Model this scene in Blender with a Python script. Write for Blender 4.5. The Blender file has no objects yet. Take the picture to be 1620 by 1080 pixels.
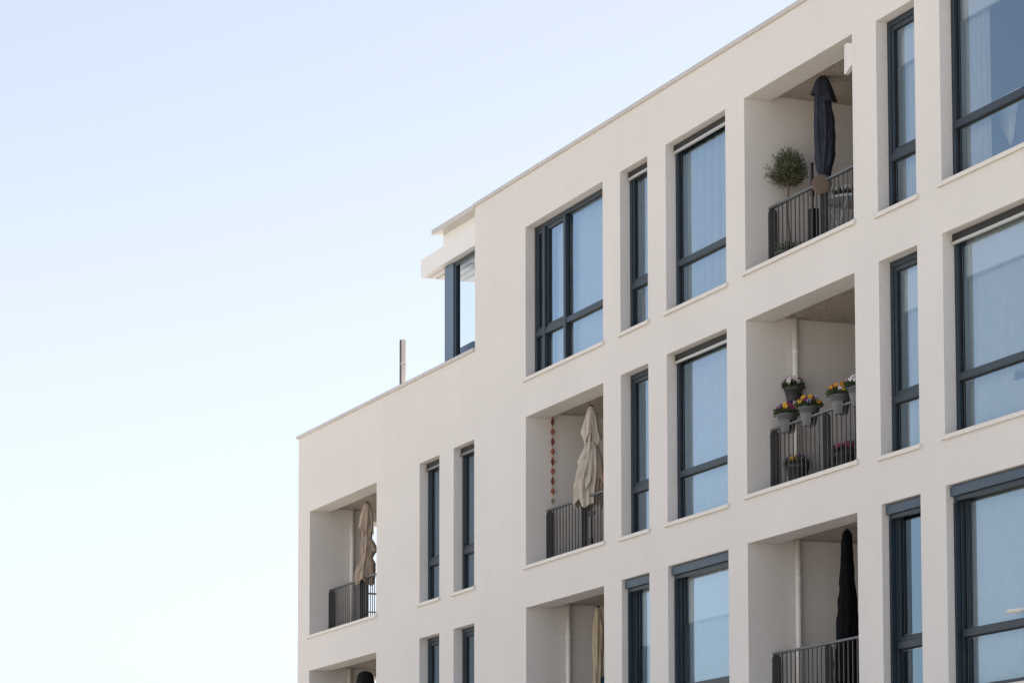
import bpy, bmesh, math, random
from math import sin, cos, pi, radians
from mathutils import Vector, Matrix, noise

# ------------------------------------------------------------------ camera
SC = bpy.context.scene
COL = SC.collection
F_PX, YAW, PITCH, ROLL, CY, DIST, EYE = 4650.08, 1.18847, 0.08773, -0.0012, 1081.35, 17.1804, 1.6
_r = Vector((cos(YAW), sin(YAW), 0)); _f = Vector((-sin(YAW), cos(YAW), 0)); _u = Vector((0, 0, 1))
_fw = _f*cos(PITCH) + _u*sin(PITCH); _up = _u*cos(PITCH) - _f*sin(PITCH)
_rr = _r*cos(ROLL) + _up*sin(ROLL); _uu = _up*cos(ROLL) - _r*sin(ROLL)
CAM = Vector((0, -DIST, EYE))
cd = bpy.data.cameras.new('camera'); cam = bpy.data.objects.new('camera', cd); COL.objects.link(cam)
cd.sensor_width = 36; cd.lens = F_PX/1620*36; cd.shift_y = (CY-540)/1620
cd.clip_start = 0.5; cd.clip_end = 5000
M4 = Matrix((( _rr.x, _uu.x, -_fw.x, CAM.x), (_rr.y, _uu.y, -_fw.y, CAM.y), (_rr.z, _uu.z, -_fw.z, CAM.z), (0, 0, 0, 1)))
cam.matrix_world = M4
SC.camera = cam

def at(x, y, d):
    """world point on the vertical plane d metres behind the facade that lies under a photo pixel"""
    v = _fw*F_PX + _rr*(x-810) + _uu*(CY-y)
    return CAM + v*((d+DIST)/v.y)

# ------------------------------------------------------------------ light
SUN_EL, SUN_AZ = 52.0, 8.0            # azimuth from +Y towards +X
w = bpy.data.worlds.new('World'); SC.world = w; w.use_nodes = True
nt = w.node_tree
sky = nt.nodes.new('ShaderNodeTexSky'); sky.sky_type = 'NISHITA'; sky.sun_disc = False
sky.sun_elevation = radians(SUN_EL); sky.sun_rotation = radians(SUN_AZ)
sky.altitude = 0; sky.air_density = 1.0; sky.dust_density = 1.3; sky.ozone_density = 4.0
bg = nt.nodes['Background']; bg.inputs['Strength'].default_value = 0.086
hs = nt.nodes.new('ShaderNodeHueSaturation'); hs.inputs['Saturation'].default_value = 0.47     # thin high haze
wb = nt.nodes.new('ShaderNodeVectorMath'); wb.operation = 'MULTIPLY'; wb.inputs[1].default_value = (1.022, 1.0, 0.985)   # slightly warm white balance of the sky light
nt.links.new(sky.outputs[0], hs.inputs['Color']); nt.links.new(hs.outputs[0], wb.inputs[0]); nt.links.new(wb.outputs[0], bg.inputs['Color'])
sl = bpy.data.lights.new('sun', 'SUN'); so = bpy.data.objects.new('sun', sl); COL.objects.link(so)
sl.energy = 5.0; sl.angle = radians(0.5); sl.color = (1, 0.95, 0.87)
sd = Vector((sin(radians(SUN_AZ))*cos(radians(SUN_EL)), cos(radians(SUN_AZ))*cos(radians(SUN_EL)), sin(radians(SUN_EL))))
so.rotation_euler = sd.to_track_quat('Z', 'Y').to_euler()
so.location = (0, 40, 60)
SC.view_settings.view_transform = 'Standard'; SC.view_settings.look = 'None'
SC.view_settings.exposure = 1.38; SC.view_settings.gamma = 1
SC.render.engine = 'CYCLES'
SC.cycles.max_bounces = 10; SC.cycles.diffuse_bounces = 5; SC.cycles.glossy_bounces = 5
SC.cycles.transparent_max_bounces = 12; SC.cycles.transmission_bounces = 6

# ------------------------------------------------------------------ materials
def mat(name, col, rough=0.6, metal=0.0, spec=0.5, var=0.0, vscale=6.0, bump=0.0, bscale=60.0, bdist=0.004, grain=0.0, gscale=90.0, streak=0.0):
    m = bpy.data.materials.new(name); m.use_nodes = True
    n = m.node_tree; b = n.nodes['Principled BSDF']; L = n.links.new
    b.inputs['Base Color'].default_value = (*col, 1); b.inputs['Roughness'].default_value = rough
    b.inputs['Metallic'].default_value = metal; b.inputs['Specular IOR Level'].default_value = spec
    tc = n.nodes.new('ShaderNodeTexCoord')
    def nz(scale, det=3, sc=None):
        t = n.nodes.new('ShaderNodeTexNoise'); t.inputs['Scale'].default_value = scale; t.inputs['Detail'].default_value = det
        if sc:
            mp = n.nodes.new('ShaderNodeMapping'); mp.inputs['Scale'].default_value = sc
            L(tc.outputs['Object'], mp.inputs['Vector']); L(mp.outputs[0], t.inputs['Vector'])
        else: L(tc.outputs['Object'], t.inputs['Vector'])
        return t.outputs['Fac']
    fac = None
    def add(o, amp):
        nonlocal fac
        mr = n.nodes.new('ShaderNodeMapRange'); mr.inputs['From Min'].default_value = 0.25; mr.inputs['From Max'].default_value = 0.75
        mr.inputs['To Min'].default_value = 1-amp; mr.inputs['To Max'].default_value = 1+amp
        L(o, mr.inputs['Value'])
        if fac is None: fac = mr.outputs[0]
        else:
            mm = n.nodes.new('ShaderNodeMath'); mm.operation = 'MULTIPLY'; L(fac, mm.inputs[0]); L(mr.outputs[0], mm.inputs[1]); fac = mm.outputs[0]
    if var: add(nz(vscale, 4), var)
    if grain: add(nz(gscale, 2), grain)
    if streak: add(nz(1.0, 4, (3.0, 3.0, 0.25)), streak)
    if fac is not None:
        v = n.nodes.new('ShaderNodeVectorMath'); v.operation = 'SCALE'; v.inputs[0].default_value = col
        L(fac, v.inputs['Scale']); L(v.outputs[0], b.inputs['Base Color'])
    if bump:
        bn = n.nodes.new('ShaderNodeBump'); bn.inputs['Strength'].default_value = bump; bn.inputs['Distance'].default_value = bdist
        L(nz(bscale, 3), bn.inputs['Height']); L(bn.outputs[0], b.inputs['Normal'])
    return m

def glass_mat(name, tint=(0.84, 0.86, 0.86), ior=1.5, power=4.2):
    """double glazing: several reflecting surfaces at a grazing view, the rest passes through"""
    m = bpy.data.materials.new(name); m.use_nodes = True; n = m.node_tree; L = n.links.new
    n.nodes.remove(n.nodes['Principled BSDF']); out = n.nodes['Material Output']
    fr = n.nodes.new('ShaderNodeFresnel'); fr.inputs['IOR'].default_value = ior
    a = n.nodes.new('ShaderNodeMath'); a.operation = 'SUBTRACT'; a.inputs[0].default_value = 1; L(fr.outputs[0], a.inputs[1])
    p = n.nodes.new('ShaderNodeMath'); p.operation = 'POWER'; p.inputs[1].default_value = power; L(a.outputs[0], p.inputs[0])
    t = n.nodes.new('ShaderNodeBsdfTransparent'); t.inputs[0].default_value = (*tint, 1)
    g = n.nodes.new('ShaderNodeBsdfGlossy'); g.inputs['Roughness'].default_value = 0.0; g.inputs['Color'].default_value = (0.58, 0.79, 0.98, 1)
    tc = n.nodes.new('ShaderNodeTexCoord'); nz = n.nodes.new('ShaderNodeTexNoise'); nz.inputs['Scale'].default_value = 1.3
    bp = n.nodes.new('ShaderNodeBump'); bp.inputs['Strength'].default_value = 0.25; bp.inputs['Distance'].default_value = 0.01
    L(tc.outputs['Object'], nz.inputs['Vector']); L(nz.outputs['Fac'], bp.inputs['Height']); L(bp.outputs[0], g.inputs['Normal'])
    mx = n.nodes.new('ShaderNodeMixShader'); L(p.outputs[0], mx.inputs[0]); L(g.outputs[0], mx.inputs[1]); L(t.outputs[0], mx.inputs[2])
    L(mx.outputs[0], out.inputs['Surface'])
    return m

STUCCO = mat('render_plaster', (0.715, 0.692, 0.672), 0.95, spec=0.15, var=0.03, vscale=0.7, bump=0.42, bscale=42, bdist=0.008, grain=0.06, gscale=36, streak=0.012)
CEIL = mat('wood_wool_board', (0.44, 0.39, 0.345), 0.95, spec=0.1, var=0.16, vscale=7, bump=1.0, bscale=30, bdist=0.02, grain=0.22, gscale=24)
COPING = mat('coping_metal', (0.55, 0.52, 0.49), 0.45, metal=0.2, var=0.05, vscale=2)
SILL = mat('sill_metal', (0.72, 0.685, 0.64), 0.4, var=0.03, vscale=5)
FRAME = mat('frame_paint', (0.020, 0.034, 0.048), 0.4, spec=.35, var=0.08, vscale=4)
SHUTTER = mat('shutter_box_paint', (0.050, 0.082, 0.118), 0.42, spec=.35, var=0.06, vscale=3)
BLINDRAIL = mat('blind_rail_alu', (0.50, 0.49, 0.47), 0.35, metal=0.3)
BLINDRAIL2 = mat('blind_rail_grey', (0.20, 0.20, 0.20), 0.4, metal=0.3)
GASKET = mat('gasket', (0.012, 0.012, 0.013), 0.6)
SPACER = mat('glass_spacer', (0.55, 0.55, 0.54), 0.35, metal=0.6)
HANDR = mat('handrail_paint', (0.10, 0.115, 0.125), 0.4, var=.06, vscale=9)
RAIL = mat('railing_paint', (0.070, 0.070, 0.074), 0.42, var=0.08, vscale=9)
PIPE = mat('white_pipe', (0.82, 0.80, 0.77), 0.4, var=0.04, vscale=5)
PANEL = mat('cream_panel', (0.79, 0.79, 0.785), 0.5, var=0.02, vscale=2)
GLASS = glass_mat('window_glass')
CLEAR = glass_mat('clear_glass', (.96, .98, .985), 1.45, 1)
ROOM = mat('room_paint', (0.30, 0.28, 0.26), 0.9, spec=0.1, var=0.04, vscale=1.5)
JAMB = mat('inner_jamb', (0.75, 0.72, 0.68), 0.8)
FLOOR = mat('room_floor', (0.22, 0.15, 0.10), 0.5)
BLIND = mat('blind_fabric', (0.82, 0.81, 0.78), 0.9, spec=0.1, grain=0.02, gscale=60)
SHEER = mat('sheer_fabric', (0.60, 0.595, 0.58), 0.95, spec=0.05, var=0.05, vscale=6)
DRAPE = mat('drape_fabric', (0.34, 0.27, 0.22), 0.95, spec=0.05, var=0.08, vscale=8)
PAVE = mat('paving', (0.37, 0.33, 0.28), 0.9, var=0.15, vscale=0.3, bump=0.3, bscale=8, grain=0.1, gscale=12)
DARKFLOOR = mat('dark_floor', (0.085, 0.065, 0.05), 0.7, var=.2, vscale=5)  # unseen balcony floor, made dark to deepen the shade in the recesses
DARKGLASS = mat('dark_glass', (0.02, 0.022, 0.025), 0.05)
ROOFG = mat('roof_gravel', (0.3, 0.28, 0.26), 0.95, var=0.15, vscale=4)

# ------------------------------------------------------------------ mesh helpers
class MB:
    def __init__(s): s.v = []; s.f = []; s.mi = []; s.sm = []; s.cur = 0; s.smooth = False
    def vert(s, p): s.v.append(tuple(p)); return len(s.v)-1
    def face(s, idx): s.f.append(tuple(idx)); s.mi.append(s.cur); s.sm.append(s.smooth)
    def quad(s, a, b, c, d): s.face([s.vert(p) for p in (a, b, c, d)])
    def poly(s, pts): s.face([s.vert(p) for p in pts])
    def box(s, x0, x1, y0, y1, z0, z1, bev=0.0):
        if x0 > x1: x0, x1 = x1, x0
        if y0 > y1: y0, y1 = y1, y0
        if z0 > z1: z0, z1 = z1, z0
        i = [s.vert(p) for p in ((x0,y0,z0),(x1,y0,z0),(x1,y1,z0),(x0,y1,z0),(x0,y0,z1),(x1,y0,z1),(x1,y1,z1),(x0,y1,z1))]
        for f in ((0,3,2,1),(4,5,6,7),(0,1,5,4),(1,2,6,5),(2,3,7,6),(3,0,4,7)): s.face([i[k] for k in f])
    def tube(s, pts, rad, n=8, caps=True):
        pts = [Vector(p) for p in pts]; rads = rad if isinstance(rad, (list, tuple)) else [rad]*len(pts)
        rings = []; sm = s.smooth; s.smooth = True
        for i, p in enumerate(pts):
            d = (pts[min(i+1, len(pts)-1)] - pts[max(i-1, 0)]).normalized()
            a = d.cross(Vector((0.31, 0.17, 0.93)) if abs(d.z) < 0.9 else Vector((1, 0, 0))).normalized(); b = d.cross(a)
            rings.append([s.vert(p + (a*cos(2*pi*k/n) + b*sin(2*pi*k/n))*rads[i]) for k in range(n)])
        for r0, r1 in zip(rings, rings[1:]):
            for k in range(n): s.face((r0[k], r0[(k+1) % n], r1[(k+1) % n], r1[k]))
        s.smooth = False
        if caps: s.face(rings[0][::-1]); s.face(rings[-1])
        s.smooth = sm
    def lathe(s, prof, n=24, c=(0, 0, 0), cap0=True, cap1=True, sx=1, sy=1):
        rings = []; sm = s.smooth; s.smooth = True
        for r, z in prof: rings.append([s.vert((c[0]+sx*r*cos(2*pi*k/n), c[1]+sy*r*sin(2*pi*k/n), c[2]+z)) for k in range(n)])
        for r0, r1 in zip(rings, rings[1:]):
            for k in range(n): s.face((r0[k], r0[(k+1) % n], r1[(k+1) % n], r1[k]))
        s.smooth = False
        if cap0: s.face(rings[0][::-1])
        if cap1: s.face(rings[-1])
        s.smooth = sm
    def build(s, name, m, parent=None, bevel=0.0):
        me = bpy.data.meshes.new(name); me.from_pydata(s.v, [], s.f); me.update()
        ms = m if isinstance(m, (list, tuple)) else [m]
        for k in ms: me.materials.append(k)
        me.polygons.foreach_set('material_index', s.mi); me.polygons.foreach_set('use_smooth', s.sm)
        o = bpy.data.objects.new(name, me); COL.objects.link(o)
        if parent: o.parent = parent
        if bevel:
            bv = o.modifiers.new('bevel', 'BEVEL'); bv.width = bevel; bv.segments = 2; bv.limit_method = 'ANGLE'
        return o

def tag(o, label=None, cat=None, group=None, kind=None):
    for k, v in (('label', label), ('category', cat), ('group', group), ('kind', kind)):
        if v: o[k] = v
    return o
def thing(name, label, cat, loc=(0, 0, 0), rz=0, group=None):
    o = bpy.data.objects.new(name, None); COL.objects.link(o); o.location = loc; o.rotation_euler = (0, 0, rz); o.empty_display_size = 0.1
    return tag(o, label, cat, group)
def mb(): return MB()

# ------------------------------------------------------------------ ground
g = mb(); g.quad((-900, -700, 0), (600, -700, 0), (600, 900, 0), (-900, 900, 0)); tag(g.build('ground', PAVE), kind='structure')

# ------------------------------------------------------------------ the building
XL, XS, XR = -53.78, -44.338, -19.0        # left corner, step of the roofline, right corner
BLD = thing('apartment_building', 'cream rendered apartment block with recessed balconies and dark framed windows', 'building')
COLS = dict(b1=(-53.06, -49.2), n3=(-46.97, -45.995), n4=(-45.32, -44.368), b6=(-42.135, -39.112), n7=(-38.48, -37.518),
            w8=(-36.9, -34.987), b9=(-34.413, -31.42), n10=(-30.813, -29.882), w11=(-29.297, -26.2))
HEAD = {'2': dict(b1=6.753, n3=6.78, n4=6.78, b6=6.795, n7=6.808, w8=6.817, b9=6.823, n10=6.836, w11=6.844),
        '3': dict(b1=9.803, n3=9.798, n4=9.804, b6=9.798, n7=9.798, w8=9.805, b9=9.795, n10=9.80, w11=9.802),
        '4': dict(b6=12.818, n7=12.80, w8=12.80, b9=12.794, n10=12.776, w11=12.78)}
SILLZ = {'2': dict(b1=4.36, n3=4.38, n4=4.38, b6=4.40, n7=4.41, w8=4.42, b9=4.43, n10=4.44, w11=4.44),
         '3': dict(b1=7.413, n3=7.369, n4=7.368, b6=7.438, n7=7.413, w8=7.411, b9=7.451, n10=7.408, w11=7.419),
         '4': dict(b6=10.399, n7=10.402, w8=10.399, b9=10.436, n10=10.382, w11=10.397)}
def op(row, c): return COLS[c][0], COLS[c][1], SILLZ[row][c], HEAD[row][c]
def ztop(x):
    if x < XS+1e-4: return 11.368 + (11.312-11.368)*(x-XL)/(XS-XL)
    return 13.711 + (13.633-13.711)*(x-XS)/(-32.73-XS)
REVEAL, LINTEL = 0.155, 0.385
LOGGIA = ('b1', 'b6', 'b9')

wall = mb()
def strip(x0, x1, holes, side):
    e = 1e-5 if side else -1e-5
    z = 0.0
    for (zs, zh) in holes:
        wall.quad((x0, 0, z), (x1, 0, z), (x1, 0, zs), (x0, 0, zs)); z = zh
    za, zb = (ztop(x0), ztop(x1)) if side == 0 else (ztop(max(x0, XS+2e-4)), ztop(x1))
    wall.quad((x0, 0, z), (x1, 0, z), (x1, 0, zb-0.03), (x0, 0, za-0.03))
x = XL
for c, (a, b) in sorted(COLS.items(), key=lambda k: k[1][0]):
    if x < XS and a > XS:
        strip(x, XS, [], 0); strip(XS, a, [], 1)
    else: strip(x, a, [], 0 if a < XS else 1)
    strip(a, b, [(SILLZ[r][c], HEAD[r][c]) for r in '234' if c in HEAD[r]], 0 if b < XS else 1)
    x = b
strip(x, XR, [], 1)
for r in '234':
    for c in HEAD[r]:
        a, b, zs, zh = op(r, c); d = LINTEL if c in LOGGIA else REVEAL
        wall.quad((a, 0, zh), (b, 0, zh), (b, d, zh), (a, d, zh))            # lintel soffit
        wall.quad((b, 0, zs), (b, d, zs), (b, d, zh), (b, 0, zh))
        wall.quad((a, 0, zs), (a, 0, zh), (a, d, zh), (a, d, zs))
        wall.quad((a, 0, zs), (a, d, zs), (b, d, zs), (b, 0, zs))
# ends, back and the step's end face
def vwall(xx, y0, y1, z0, z1): wall.quad((xx, y0, z0), (xx, y1, z0), (xx, y1, z1), (xx, y0, z1))
so_y0, so_y1, so_z0, so_z1 = 1.16, 2.36, 7.40, 9.68                           # side opening of the corner balcony
for (z0, z1) in ((4.36, 6.68), (so_z0, so_z1)):
    for xx in (XL, COLS['b1'][0]):
        pass
zt = ztop(XL)-0.03
for xx in (XL,):
    vwall(xx, 0, so_y0, 0, zt); vwall(xx, so_y1, 12, 0, zt)
    vwall(xx, so_y0, so_y1, 0, 4.36); vwall(xx, so_y0, so_y1, 6.68, so_z0); vwall(xx, so_y0, so_y1, so_z1, zt)
for (z0, z1) in ((4.36, 6.68), (so_z0, so_z1)):                                # jambs through the thick end wall
    xa, xb = XL, COLS['b1'][0]
    wall.quad((xa, so_y0, z0), (xb, so_y0, z0), (xb, so_y0, z1), (xa, so_y0, z1))
    wall.quad((xa, so_y1, z0), (xb, so_y1, z0), (xb, so_y1, z1), (xa, so_y1, z1))
    wall.quad((xa, so_y0, z1), (xb, so_y0, z1), (xb, so_y1, z1), (xa, so_y1, z1))
    wall.quad((xa, so_y0, z0), (xb, so_y0, z0), (xb, so_y1, z0), (xa, so_y1, z0))
vwall(XR, 0, 12, 0, ztop(XR)-0.03)
wall.quad((XL, 12, 0), (XR, 12, 0), (XR, 12, 11.28), (XL, 12, 11.28))
wall.quad((XS, 12, 11.28), (XR, 12, 11.28), (XR, 12, ztop(XR)-.03), (XS, 12, ztop(XS)-.03))
wall.quad((XS, 0, 11.2), (XS, 0.6, 11.2), (XS, 0.6, ztop(XS+.01)-0.03), (XS, 0, ztop(XS+.01)-0.03))
wall.build('wall', STUCCO, BLD)
rf = mb()
rf.quad((XL, 0.36, 11.18), (XS, 0.36, 11.18), (XS, 12, 11.18), (XL, 12, 11.18))
rf.quad((XS-0.0, 0.36, 13.5), (XR, 0.36, 13.5), (XR, 12, 13.5), (XS, 12, 13.5))
rf.build('roof', ROOFG, BLD)
# copings: folded metal, a drip edge proud of the render
def coping(x0, x1, za, zb, over0, over1):
    c = mb(); h = 0.058
    for (ya, yb, t0, t1) in ((-0.04, 0.40, 0.0, h),):
        p = [(x0-over0, ya), (x1+over1, ya), (x1+over1, yb), (x0-over0, yb)]
        zz = [za, zb, zb+.02, za+.02]
        lo = [c.vert((p[i][0], p[i][1], zz[i]-t1 - (.0 if i < 2 else .02))) for i in range(4)]
        hi = [c.vert((p[i][0], p[i][1], zz[i]-t0)) for i in range(4)]
        c.face(lo[::-1]); c.face(hi)
        for i in range(4): c.face((lo[i], lo[(i+1) % 4], hi[(i+1) % 4], hi[i]))
    return c
coping(XL, XS-0.002, ztop(XL), ztop(XS), 0.05, -0.0).build('roof_coping', COPING, BLD, bevel=0.006)
coping(XS, XR, ztop(XS+.01), ztop(XR), 0.0, 0.05).build('roof_coping', COPING, BLD, bevel=0.006)
for (x0, x1, k0) in ((XL, XS, 4), (XS, XR, 9)):
    for k in range(1, k0):
        xx = x0+(x1-x0)*k/k0; zz = ztop(xx+.001)
        jn = mb(); jn.box(xx-.008, xx+.008, -.0415, .39, zz-.0595, zz+.0025); jn.build('coping_joint', COPING, BLD)
# ---- windows
def frame_bars(f, a, b, zs, zh, y0, y1, wd):
    f.box(a-.004, a+wd, y0, y1, zs-.004, zh+.004); f.box(b-wd, b+.004, y0, y1, zs-.004, zh+.004)
    f.box(a+wd, b-wd, y0+.001, y1, zs-.003, zs+wd); f.box(a+wd, b-wd, y0+.001, y1, zh-wd, zh+.003)
def sill_part(parent, a, b, zs, d, right=0.05):
    s = mb(); s.box(a-0.05, b+0.045, -0.038, d-.03, zs-0.006, zs+0.010); s.box(a-0.05, b+0.045, -0.038, -0.026, zs-0.042, zs-0.006)
    s.box(a-0.056, a-0.032, -0.042, -.001, zs-0.046, zs+0.016); s.box(b+0.028, b+0.05, -0.042, -.001, zs-0.046, zs+0.016)
    return s.build('sill', SILL, parent, bevel=0.003)
def window(row, c, splits=(), tr=0.69, head=None, sash=None):
    a, b, zs, zh = op(row, c)
    y0 = REVEAL; wd = 0.075
    f = mb(); frame_bars(f, a, b, zs, zh, y0, y0+.085, wd)
    zt_ = zs+tr
    f.box(a+wd, b-wd, y0-.012, y0+.083, zt_-.045, zt_+.045)
    xs = [a+wd]
    for s in splits:
        xm = a+s; f.box(xm-.045, xm+.045, y0-.022, y0+.084, zs+wd, zh-wd); xs += [xm-.045, xm+.045]
    xs.append(b-wd)
    win = f.build('window', FRAME, BLD, bevel=0.006)
    gas = mb(); spc = mb(); sh = mb(); has_sash = False
    for i in range(0, len(xs), 2):
        x0, x1 = xs[i], xs[i+1]
        for (z0, z1, up) in ((zs+wd, zt_-.045, 0), (zt_+.045, zh-wd, 1)):
            yg = y0+.045
            if up and (sash is None or (i//2) in sash):
                has_sash = True; sw = 0.058
                sh.box(x0+.003, x0+sw, y0+.012, y0+.08, z0+.003, z1-.003); sh.box(x1-sw, x1-.003, y0+.012, y0+.08, z0+.003, z1-.003)
                sh.box(x0+sw, x1-sw, y0+.013, y0+.079, z0+.003, z0+sw); sh.box(x0+sw, x1-sw, y0+.013, y0+.079, z1-sw, z1-.003)
                x0 += sw; x1 -= sw; z0 += sw; z1 -= sw
            if up: x0_, x1_, z0_, z1_ = x0, x1, z0, z1
            p = mb(); p.quad((x0-.01, yg, z0-.01), (x1+.01, yg, z0-.01), (x1+.01, yg, z1+.01), (x0-.01, yg, z1+.01))
            p.build('pane', GLASS, win)
            if up: xa, xb, za, zb = x0, x1, z0, z1
            else: xa, xb, za, zb = xs[i], xs[i+1], z0, z1
            for (m_, w_, yy) in ((gas, .012, yg-.004), (spc, .024, yg+.012)):
                m_.box(xa-.002, xa+w_, yy-.004, yy, za, zb); m_.box(xb-w_, xb+.002, yy-.004, yy, za, zb)
                m_.box(xa+w_, xb-w_, yy-.004, yy, za-.002, za+w_); m_.box(xa+w_, xb-w_, yy-.004, yy, zb-w_, zb+.002)
    gas.build('gasket', GASKET, win); spc.build('glass_spacer', SPACER, win)
    if has_sash: sh.build('sash', FRAME, win, bevel=0.005)
    sill_part(win, a, b, zs, REVEAL)
    if head == 'rail':        # retracted outside blind: pale bottom rail under a dark headbox
        h = mb(); h.box(a+.012, b-.012, 0.125, y0-.014, zh-.085, zh-.008); h.build('blind_headbox', GASKET, win)
        h = mb(); h.box(a+.015, b-.015, 0.10, y0-.014, zh-.137, zh-.103); h.build('blind_rail', BLINDRAIL2 if c in ('n3', 'n4') else BLINDRAIL, win, bevel=0.004)
        h = mb(); h.box(a+.02, b-.02, 0.115, y0-.015, zh-.102, zh-.086); h.build('blind_slats', GASKET, win)
    elif head == 'box':       # roller shutter box in the reveal, its guide rails down the jambs
        h = mb(); h.box(a+.012, b-.012, 0.045, y0-.003, zh-.13, zh-.014); h.build('shutter_box', SHUTTER, win, bevel=0.008)
        h = mb(); h.box(a+.03, b-.03, 0.085, y0-.004, zh-.185, zh-.132); h.build('shutter_slot', FRAME, win, bevel=0.004)
        h = mb(); h.box(a+.001, a+.05, 0.095, y0-.005, zs+.02, zh-.19); h.box(b-.05, b-.001, 0.095, y0-.005, zs+.02, zh-.19); h.build('guide_rail', FRAME, win)
    # the room behind: inner jambs, then a box
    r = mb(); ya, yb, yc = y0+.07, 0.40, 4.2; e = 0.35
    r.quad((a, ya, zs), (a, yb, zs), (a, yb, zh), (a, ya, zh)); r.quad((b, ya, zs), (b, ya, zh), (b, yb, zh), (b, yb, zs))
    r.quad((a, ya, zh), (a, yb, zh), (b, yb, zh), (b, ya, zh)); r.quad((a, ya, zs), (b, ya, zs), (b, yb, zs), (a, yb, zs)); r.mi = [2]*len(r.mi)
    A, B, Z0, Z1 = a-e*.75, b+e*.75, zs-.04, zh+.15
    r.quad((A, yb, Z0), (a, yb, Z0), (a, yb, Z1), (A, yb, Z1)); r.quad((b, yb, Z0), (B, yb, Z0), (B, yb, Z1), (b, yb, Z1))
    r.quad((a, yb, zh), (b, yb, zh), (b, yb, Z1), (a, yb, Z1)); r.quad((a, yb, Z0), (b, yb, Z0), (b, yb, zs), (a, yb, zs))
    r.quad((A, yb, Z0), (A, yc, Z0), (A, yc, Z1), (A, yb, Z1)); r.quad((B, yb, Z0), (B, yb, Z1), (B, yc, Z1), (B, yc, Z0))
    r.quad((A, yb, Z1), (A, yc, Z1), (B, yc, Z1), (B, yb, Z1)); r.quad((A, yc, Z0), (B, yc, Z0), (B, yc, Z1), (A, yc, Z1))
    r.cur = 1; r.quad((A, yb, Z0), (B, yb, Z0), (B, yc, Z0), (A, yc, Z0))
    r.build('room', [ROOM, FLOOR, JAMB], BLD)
    return win
window('4', 'b6', splits=(0.42, 1.25), head=None, sash=(0, 1))
window('4', 'n7', head='rail'); window('4', 'w8', head='rail', sash=()); window('4', 'n10'); window('4', 'w11', sash=(), head='rail')
window('3', 'n3', head='rail'); window('3', 'n4', head='rail'); window('3', 'n7'); window('3', 'w8', head='rail', sash=())
window('3', 'n10'); window('3', 'w11', head='rail', sash=())
window('2', 'n3'); window('2', 'n4'); window('2', 'n7', head='box'); window('2', 'w8', head='box', sash=()); window('2', 'n10', head='box'); window('2', 'w11', head='box', sash=())

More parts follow.
